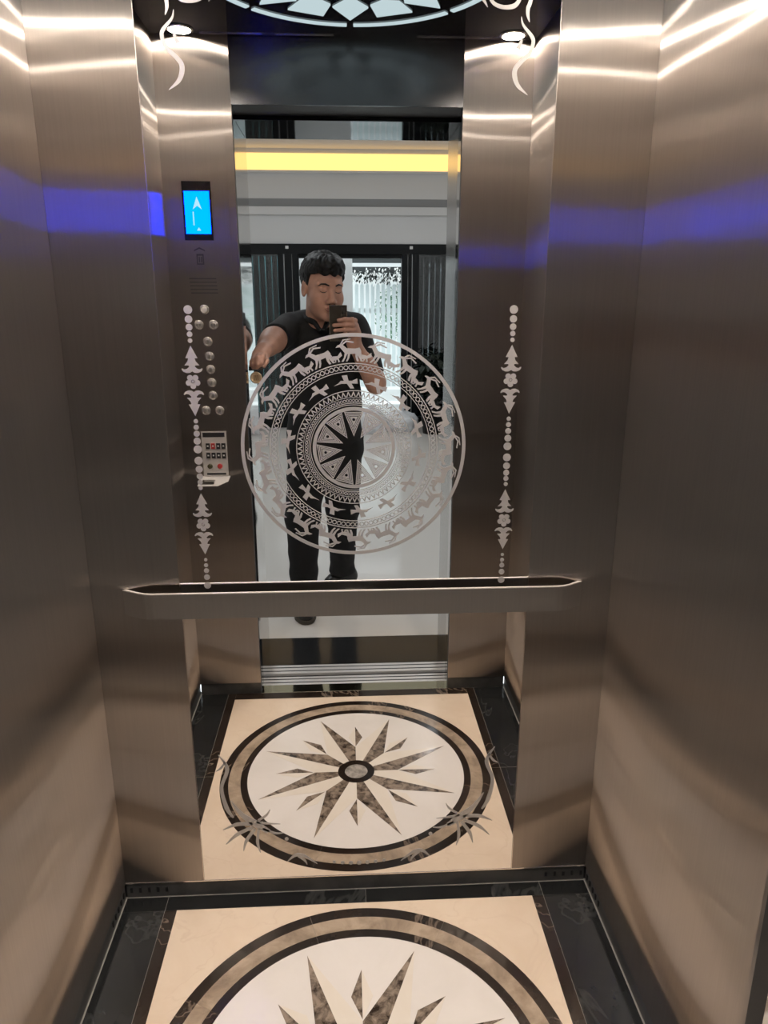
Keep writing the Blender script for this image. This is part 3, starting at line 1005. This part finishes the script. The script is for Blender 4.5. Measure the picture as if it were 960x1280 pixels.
# ------------------------------------------------------------------ the person: one continuous body grown from a distance field
class Field:
    def __init__(s, lo, hi, h):
        s.lo = np.array(lo, float); s.h = h
        s.n = np.ceil((np.array(hi) - s.lo) / h).astype(int) + 1
        s.F = np.full(s.n, 0.5, np.float32)

    def window(s, lo, hi):
        a = np.clip(np.floor((np.array(lo) - s.lo) / s.h).astype(int), 0, s.n)
        b = np.clip(np.ceil((np.array(hi) - s.lo) / s.h).astype(int) + 1, 0, s.n)
        ax = [(s.lo[i] + s.h * np.arange(a[i], b[i])) for i in range(3)]
        X, Y, Z = np.meshgrid(*ax, indexing='ij')
        return tuple(slice(a[i], b[i]) for i in range(3)), np.stack([X, Y, Z], -1)

    def put(s, w, d, k, cut=False):
        A = s.F[w]; d = d.astype(np.float32)
        if cut:
            h = np.clip(0.5 - 0.5 * (A + d) / k, 0, 1)
            s.F[w] = A * (1 - h) + (-d) * h + k * h * (1 - h)
        else:
            h = np.clip(0.5 + 0.5 * (A - d) / k, 0, 1)
            s.F[w] = A * (1 - h) + d * h - k * h * (1 - h)

    def cap(s, a, b, ra, rb, k=.02, cut=False):
        a = np.array(a, float); b = np.array(b, float)
        m = max(ra, rb) + k + 3 * s.h
        w, P = s.window(np.minimum(a, b) - m, np.maximum(a, b) + m)
        ab = b - a
        t = np.clip(((P - a) @ ab) / max(ab @ ab, 1e-9), 0, 1)
        d = np.linalg.norm(P - a - t[..., None] * ab, axis=-1) - (ra + (rb - ra) * t)
        s.put(w, d, k, cut)

    def ell(s, c, r, k=.02, R=None, cut=False):
        c = np.array(c, float); r = np.array(r, float)
        m = r.max() + k + 3 * s.h
        w, P = s.window(c - m, c + m)
        q = P - c
        if R is not None: q = q @ R
        k0 = np.linalg.norm(q / r, axis=-1); k1 = np.linalg.norm(q / (r * r), axis=-1)
        s.put(w, k0 * (k0 - 1) / np.maximum(k1, 1e-6), k, cut)

    def chain(s, pts, rad, k=.012):
        for i in range(len(pts) - 1): s.cap(pts[i], pts[i + 1], rad[i], rad[i + 1], k)

    def mesh(s, name, m, parent=None):
        F = s.F; ins = F < 0
        c = np.zeros(tuple(s.n - 1), np.uint8)
        for dx in (0, 1):
            for dy in (0, 1):
                for dz in (0, 1):
                    c += ins[dx:s.n[0] - 1 + dx, dy:s.n[1] - 1 + dy, dz:s.n[2] - 1 + dz]
        act = np.argwhere((c > 0) & (c < 8))
        idx = np.full(c.shape, -1, np.int32)
        idx[tuple(act.T)] = np.arange(len(act))
        acc = np.zeros((len(act), 3)); cnt = np.zeros(len(act))
        cor = [(x, y, z) for x in (0, 1) for y in (0, 1) for z in (0, 1)]
        for i in range(8):
            for j in range(i + 1, 8):
                if sum(abs(cor[i][q] - cor[j][q]) for q in range(3)) != 1: continue
                fa = F[tuple((act + cor[i]).T)]; fb = F[tuple((act + cor[j]).T)]
                x = (fa < 0) != (fb < 0)
                t = np.where(x, fa / np.where(x, fa - fb, 1), 0)
                p = np.array(cor[i]) + t[:, None] * (np.array(cor[j]) - np.array(cor[i]))
                acc += np.where(x[:, None], p, 0); cnt += x
        V = s.lo + s.h * (act + acc / cnt[:, None])
        faces = []
        for ax in range(3):
            b1, b2 = [(1, 2), (2, 0), (0, 1)][ax]
            sl0 = [slice(None)] * 3; sl1 = [slice(None)] * 3
            sl0[ax] = slice(0, -1); sl1[ax] = slice(1, None)
            A_, B_ = ins[tuple(sl0)], ins[tuple(sl1)]
            e = np.argwhere(A_ != B_)
            e = e[(e[:, b1] > 0) & (e[:, b2] > 0) & (e[:, b1] < s.n[b1] - 1) & (e[:, b2] < s.n[b2] - 1)]
            o = np.zeros(3, int)

            def at(d1, d2):
                q = e.copy(); q[:, b1] += d1; q[:, b2] += d2
                return idx[tuple(q.T)]
            Q = np.stack([at(-1, -1), at(0, -1), at(0, 0), at(-1, 0)], 1)
            fl_ = ~A_[tuple(e.T)]
            Q[fl_] = Q[fl_][:, ::-1]
            faces.append(Q)
        Fc = np.concatenate(faces)
        Fc = Fc[(Fc >= 0).all(1)]
        o = obj(name, V.tolist(), Fc.tolist(), m, parent, True)
        return o, V, Fc


def rot(yaw, pitch, roll=0):
    return np.array(Matrix.Rotation(yaw, 3, 'Z') @ Matrix.Rotation(pitch, 3, 'X') @ Matrix.Rotation(roll, 3, 'Y'))


M['skin'] = principled('skin', (0.52, 0.295, 0.215), 0.5, noise=(30, (0.49, 0.27, 0.195), .4, .6))
M['hair'] = principled('black_hair', (0.006, 0.006, 0.007), 0.5, noise=(60, (0.018, 0.018, 0.019), .45, .7), spec=0.3)
M['cloth'] = principled('black_polo_cloth', (0.007, 0.007, 0.008), 0.85)
M['trouser'] = principled('black_trouser_cloth', (0.006, 0.006, 0.007), 0.9)
M['shoe'] = principled('black_shoe', (0.012, 0.011, 0.01), 0.4)
M['sole'] = principled('dark_brown_sole', (0.05, 0.04, 0.028), 0.6)
M['lip'] = principled('lips', (0.36, 0.14, 0.12), 0.45)
M['eye_dark'] = principled('lash_line', (0.012, 0.008, 0.007), 0.6)

person = tag(empty('person', (-.11, -1.86, 0)),
             'person in black polo and trousers holding up a phone, left arm reaching the jamb', 'person')

HEAD = np.array((-.090, -1.690, 1.553)); HR = rot(math.radians(-24), math.radians(-9), math.radians(2))
SX = 1.06


def hd(x, y, z): return HEAD + HR @ (np.array((x, y, z)) * SX)


def hr_(*r): return np.array(r) * SX


L_SH, L_EL, L_WR = (-.250, -1.775, 1.372), (-.292, -1.545, 1.338), (-.314, -1.335, 1.306)
R_SH, R_EL, R_WR = (.045, -1.800, 1.372), (.138, -1.725, 1.135), (.040, -1.645, 1.318)

B = Field((-.46, -2.26, .02), (.26, -1.18, 1.71), .0044)
# torso core, hips, legs (slimmer than the clothes over them)
B.ell((-.098, -1.805, 1.24), (.145, .085, .18), .04)
B.ell((-.098, -1.825, 1.02), (.130, .09, .19), .04)
B.ell((-.098, -1.845, .89), (.140, .095, .11), .04)
B.cap((-.235, -1.785, 1.372), (.035, -1.803, 1.372), .045, .045, .05)
LK, LA = (-.212, -1.795, .50), (-.216, -1.765, .11)
RK, RA = (-.022, -1.955, .49), (-.030, -2.120, .125)
for hp_, kn, an, toe in (((-.17, -1.842, .85), LK, LA, (-.206, -1.69, .035)), ((-.028, -1.858, .85), RK, RA, (-.095, -2.085, .045))):
    B.cap(hp_, kn, .078, .052, .04)
    B.cap(kn, an, .050, .034, .03)
    B.cap((an[0], an[1], an[2] - .04), toe, .032, .024, .03)
# neck and head
B.cap((-.108, -1.785, 1.375), hd(0, -.015, -.055), .066, .060, .03)
B.ell(hd(0, -.010, .035), hr_(.076, .095, .086), .02, HR)
B.ell(hd(0, .032, -.030), hr_(.066, .062, .082), .03, HR)
B.ell(hd(0, .040, -.082), hr_(.052, .048, .038), .03, HR)
for sx in (-1, 1):
    B.ell(hd(sx * .040, .056, -.040), hr_(.028, .030, .032), .02, HR)
    B.cap(hd(sx * .012, .087, .018), hd(sx * .046, .072, .017), .012, .011, .016)
    B.ell(hd(sx * .032, .100, -.004), hr_(.017, .014, .011), .012, HR, cut=True)
    B.ell(hd(sx * .032, .0765, -.006), hr_(.0165, .0125, .0115), .004, HR)
    B.ell(hd(sx * .0145, .099, -.047), hr_(.0095, .0125, .0085), .008, HR)
    B.ell(hd(sx * .077, -.004, -.012), hr_(.010, .021, .034), .008, HR)
    B.ell(hd(sx * .084, -.001, -.012), hr_(.006, .011, .020), .004, HR, cut=True)
B.cap(hd(0, .088, .006), hd(0, .1085, -.040), .0095, .0135, .012)
B.cap(hd(-.016, .0895, -.0705), hd(.016, .0895, -.0705), .0065, .0065, .006)
B.cap(hd(-.013, .0885, -.0810), hd(.013, .0885, -.0810), .0075, .0075, .006)
B.cap(hd(-.020, .0990, -.0758), hd(.020, .0990, -.0758), .0016, .0016, .004, cut=True)
B.ell(hd(0, .076, -.108), hr_(.024, .020, .018), .02, HR)
# arms
B.chain([L_SH, L_EL, L_WR], [.054, .049, .030], .02)
B.chain([R_SH, R_EL, R_WR], [.052, .042, .0285], .02)
B.cap((-.297, -1.52, 1.334), (-.306, -1.43, 1.32), .048, .040, .02)
B.cap((.132, -1.72, 1.16), (.09, -1.69, 1.235), .043, .038, .02)
# left hand: palm, four bent fingers hooked over the dark strap, thumb below
B.ell((-.326, -1.288, 1.290), (.026, .046, .020), .02, rot(math.radians(12), math.radians(-14), math.radians(22)))
B.cap(L_WR, (-.323, -1.30, 1.296), .027, .024, .02)
for a, b_, c_, d_, r in (((-.308, -1.262, 1.295), (-.309, -1.234, 1.289), (-.313, -1.222, 1.270), (-.316, -1.228, 1.256), .0095),
                         ((-.322, -1.256, 1.293), (-.325, -1.226, 1.285), (-.328, -1.217, 1.264), (-.330, -1.224, 1.250), .0098),
                         ((-.336, -1.260, 1.288), (-.340, -1.232, 1.279), (-.343, -1.222, 1.259), (-.344, -1.229, 1.246), .0092),
                         ((-.346, -1.268, 1.281), (-.350, -1.246, 1.271), (-.352, -1.238, 1.254), (-.352, -1.244, 1.242), .0080)):
    B.chain([a, b_, c_, d_], [r + .001, r, r - .0008, r - .0016], .006)
B.chain([(-.304, -1.300, 1.287), (-.298, -1.266, 1.272), (-.306, -1.243, 1.254)], [.0125, .0105, .0085], .008)
# right hand round the phone
B.ell((.048, -1.622, 1.372), (.019, .028, .043), .015, rot(0, math.radians(-10), math.radians(-10)))
B.cap(R_WR, (.046, -1.628, 1.352), .027, .022, .02)
for z, xk, xt, r in ((1.4175, .047, -.024, .0092), (1.3965, .050, -.044, .0096), (1.3750, .050, -.040, .0092), (1.3545, .046, -.030, .0080)):
    o_ = (z - 1.402) * .287
    B.chain([(xk, -1.612 + o_, z - .004), (xk - .012, -1.583 + o_, z), (xk - .045, -1.5795 + o_, z + .001), (xt, -1.5815 + o_, z - .002)], [r + .001, r + .0004, r - .0004, r - .0014], .006)
B.chain([(.047, -1.640, 1.362), (.030, -1.632, 1.388), (.004, -1.6205, 1.404)], [.0125, .0110, .0090], .008)
body, BV, BF = B.mesh('body', M['skin'], person)
from mathutils.bvhtree import BVHTree
bvh = BVHTree.FromPolygons([Vector(v) for v in BV], [tuple(f) for f in BF])


def on_face(x, z, off=.0004):
    o_ = Vector(hd(x, .20, z)); d = Vector(HR @ np.array((0, -1, 0)))
    h = bvh.ray_cast(o_, d)[0]
    return h - d * off


def face_tube(name, pts, rad, m):
    b = MB().tube([on_face(x, z) for x, z in pts], rad, 8)
    return recalc(b.build(name, m, person, True))


for sx in (-1, 1):
    face_tube('eyebrow', [(sx * .014, .0145), (sx * .028, .0195), (sx * .042, .018), (sx * .052, .011)], [.0030, .0036, .0030, .0012], M['hair'])
    face_tube('lash_line', [(sx * .0185, -.0085), (sx * .026, -.0125), (sx * .036, -.0130), (sx * .0455, -.0085)], [.0010, .0017, .0018, .0009], M['eye_dark'])
    face_tube('nostril', [(sx * .008, -.0535), (sx * .0135, -.0535)], [.0022, .0020], M['eye_dark'])
face_tube('upper_lip', [(-.0225, -.0755), (-.010, -.0705), (0, -.0722), (.010, -.0705), (.0225, -.0755)], [.001, .0035, .0034, .0035, .001], M['lip'])
face_tube('lower_lip', [(-.019, -.0785), (-.008, -.0822), (.008, -.0822), (.019, -.0785)], [.001, .0042, .0042, .001], M['lip'])

# hair: a cap over the skull with a straight cropped fringe, cut out of an ellipsoid
H_ = Field(HEAD - .16, HEAD + .17, .0040)
H_.ell(hd(0, -.014, .044), hr_(.0865, .106, .0915), .004, HR)
H_.ell(hd(0, .030, .085), hr_(.070, .068, .046), .02, HR)
w, P = H_.window(HEAD - .16, HEAD + .17)
q_ = (P - HEAD) @ HR / SX
line = q_[..., 2] - np.where(q_[..., 1] > .035, .052 - .004 * np.sin(q_[..., 0] * 160), np.where(q_[..., 1] > .012, -.022 + (q_[..., 1] - .012) * 3.2, -.012 - (.012 - q_[..., 1]) * .55))
line = np.where((q_[..., 1] > .012) & (q_[..., 1] < .06), np.minimum(line, line), line)
nz = .0035 * np.sin(q_[..., 0] * 190 + 3 * np.sin(q_[..., 1] * 90)) * np.sin(q_[..., 1] * 150 + 2 * np.sin(q_[..., 2] * 120))
H_.F[w] = np.maximum(H_.F[w] + nz, -line * .8)
hair, _, _ = H_.mesh('hair', M['hair'], person)

# polo shirt with short sleeves
S = Field((-.42, -2.02, .74), (.26, -1.45, 1.48), .006)
S.ell((-.098, -1.803, 1.235), (.180, .112, .19), .05)
S.ell((-.098, -1.822, 1.03), (.176, .122, .20), .06)
S.ell((-.098, -1.842, .885), (.182, .128, .10), .05)
S.cap((-.236, -1.787, 1.374), (.036, -1.803, 1.372), .060, .060, .06)
S.cap((-.185, -1.79, 1.405), (-.02, -1.80, 1.403), .045, .045, .05)
lsl = np.array(L_SH) + (np.array(L_EL) - np.array(L_SH)) * .86
S.cap(L_SH, lsl, .066, .062, .03)
rsl = np.array(R_SH) + (np.array(R_EL) - np.array(R_SH)) * .80
S.cap(R_SH, rsl, .066, .060, .03)
w, P = S.window((-.42, -2.02, .74), (.26, -1.45, 1.48))
S.F[w] += .0035 * np.sin(P[..., 2] * 52 + 3.5 * np.sin(P[..., 0] * 14) + P[..., 1] * 20) * np.sin(P[..., 0] * 23 + 2 * np.sin(P[..., 2] * 11))
# flat sleeve ends and hem
for e, s0 in ((lsl, L_SH), (rsl, R_SH)):
    d = (np.array(e) - np.array(s0)); d /= np.linalg.norm(d)
    w2, P2 = S.window(np.array(e) - .13, np.array(e) + .13)
    pl = (P2 - np.array(e)) @ d - .012
    near = np.linalg.norm(P2 - np.array(e), axis=-1) < .12
    S.F[w2] = np.where(near, np.maximum(S.F[w2], pl), S.F[w2])
S.F[w] = np.maximum(S.F[w], .80 - P[..., 2])
# neck opening: a V down the front
S.cap((-.104, -1.76, 1.50), (-.094, -1.665, 1.392), .060, .020, .01, cut=True)
shirt, _, _ = S.mesh('polo_shirt', M['cloth'], person)
Cf = Field((-.26, -1.92, 1.33), (.08, -1.60, 1.52), .004)
for i in range(14):
    a0, a1 = [math.radians(118 + 304 * t / 14) for t in (i, i + 1)]
    pt = lambda a: np.array((-.104 + .072 * math.cos(a), -1.772 + .070 * math.sin(a), 1.432 - .030 * max(0, math.sin(a)) ** 1.5 - (.0 if math.sin(a) < 0 else .0)))
    Cf.cap(pt(a0), pt(a1), .013, .013, .008)
for a_, b_ in (((-.140, -1.712, 1.420), (-.108, -1.672, 1.375)), ((-.066, -1.712, 1.420), (-.086, -1.670, 1.376))):
    Cf.cap(a_, b_, .013, .009, .01)
Cf.mesh('collar', M['cloth'], shirt)

T = Field((-.33, -2.24, .06), (.12, -1.62, .93), .006)
T.ell((-.098, -1.845, .86), (.172, .122, .09), .04)
for hp_, kn, an in (((-.172, -1.842, .82), LK, (-.216, -1.768, .085)), ((-.024, -1.858, .82), RK, (-.030, -2.115, .115))):
    T.cap(hp_, kn, .104, .080, .05)
    T.cap(kn, an, .080, .063, .03)
    T.cap((an[0], an[1] + .01, an[2]), (an[0], an[1] - .012, an[2] + .02), .066, .064, .02)
w, P = T.window((-.33, -2.24, .06), (.12, -1.62, .93))
T.F[w] += .003 * np.sin(P[..., 2] * 60 + 4 * np.sin(P[..., 0] * 17)) * np.sin(P[..., 1] * 25 + P[..., 2] * 9)
T.F[w] = np.maximum(T.F[w], (.066 + np.clip((-1.90 - P[..., 1]) * .16, 0, .05)) - P[..., 2])
T.mesh('trousers', M['trouser'], person)

for heel, ball, toe in (((-.218, -1.815, .05), (-.210, -1.72, .045), (-.204, -1.685, .038)), ((.012, -2.165, .052), (-.060, -2.115, .048), (-.092, -2.090, .042))):
    lo = np.minimum(np.minimum(heel, toe), ball) - .09
    hi = np.maximum(np.maximum(heel, toe), ball) + .10
    lo[2] = -.02
    K = Field(lo, hi, .005)
    K.cap(heel, ball, .042, .046, .02)
    K.cap(ball, toe, .046, .038, .02)
    K.cap((heel[0] * .8 + ball[0] * .2, heel[1] * .8 + ball[1] * .2, .09), (heel[0] * .6 + ball[0] * .4, heel[1] * .6 + ball[1] * .4, .075), .040, .036, .03)
    w, P = K.window(lo, hi)
    K.F[w] = np.maximum(K.F[w], .020 - P[..., 2])
    s_, _, _ = K.mesh('shoe', M['shoe'], person)
    K = Field(lo, hi, .004)
    h2 = lambda p, z: (p[0], p[1], z)
    K.cap(h2(heel, .014), h2(ball, .014), .044, .048, .02)
    K.cap(h2(ball, .014), h2(toe, .014), .048, .041, .02)
    w, P = K.window(lo, hi)
    K.F[w] = np.maximum(np.maximum(K.F[w], .0005 - P[..., 2]), P[..., 2] - .023)
    K.mesh('sole', M['sole'], s_)

# ------------------------------------------------------------------ phone in the right hand
ph = tag(empty('phone', (-.025, -1.597, 1.327)), 'dark phone held upright in front of the chin', 'phone')
TILT = Matrix.Rotation(-.2786, 3, 'X')
PC = Vector((-.025, -1.597, 1.402))


def phone_box(name, x0, x1, y0, y1, z0, z1, m, parent, bev):
    o = MB().box(x0, x1, y0, y1, z0, z1)
    o.v = [PC + TILT @ v for v in o.v]
    r = recalc(o.build(name, m, parent))
    if bev:
        bm = bmesh.new(); bm.from_mesh(r.data)
        bmesh.ops.bevel(bm, geom=bm.edges[:], offset=bev, segments=2, affect='EDGES')
        bm.to_mesh(r.data); bm.free()
    return r


M['phone'] = principled('dark_phone_back', (0.030, 0.026, 0.020), 0.18)
M['phone_edge'] = principled('pale_phone_rim', (0.55, 0.52, 0.46), 0.25, 0.8)
phone_box('frame', -.0375, .0375, -.004, .0025, -.0765, .0765, M['phone_edge'], ph, .0018)
phone_box('back_cover', -.0362, .0362, .0024, .0042, -.0752, .0752, M['phone'], ph, .0008)
phone_box('camera_bump', .016, .032, .0042, .0050, .040, .070, M['black_gloss'], ph, .0003)
phone_box('screen_glass', -.0362, .0362, -.0050, -.0039, -.0752, .0752, M['black_gloss'], ph, .0004)

# ------------------------------------------------------------------ key holder in the left hand
kh = tag(empty('key_holder', (-.335, -1.225, 1.20)), 'dark strap with steel bar and round gold medallion hanging from left hand', 'key holder')
M['leather'] = principled('dark_leather', (0.018, 0.012, 0.010), 0.5)
M['gold'] = principled('worn_gold', (0.70, 0.52, 0.33), 0.35, 0.4)
M['gold_dark'] = principled('dark_relief', (0.22, 0.13, 0.06), 0.5, 0.6)
KX, KZ, KY = -.334, 1.2135, -1.2255
recalc(MB().box(KX - .026, KX + .026, KY - .008, KY + .004, KZ + .026, KZ + .040).build('strap', M['leather'], kh))
recalc(MB().box(KX - .012, KX + .022, KY + .0041, KY + .006, KZ + .0275, KZ + .0315).build('steel_bar', M['chrome'], kh))
recalc(MB().box(KX - .008, KX + .008, KY - .004, KY + .001, KZ + .018, KZ + .0259).build('hinge', M['leather'], kh))
md = recalc(MB().lathe((KX, KY, KZ), [(.020, .002), (.022, 0), (.022, -.005), (.0195, -.007), (.0175, -.0055)], 'y', 28).build('medallion', M['gold'], kh, True))
for dx in (-.0065, 0, .0065):
    recalc(MB().box(KX + dx - .0016, KX + dx + .0016, KY + .0055, KY + .0068, KZ - .010, KZ + .010).build('relief', M['gold_dark'], md))
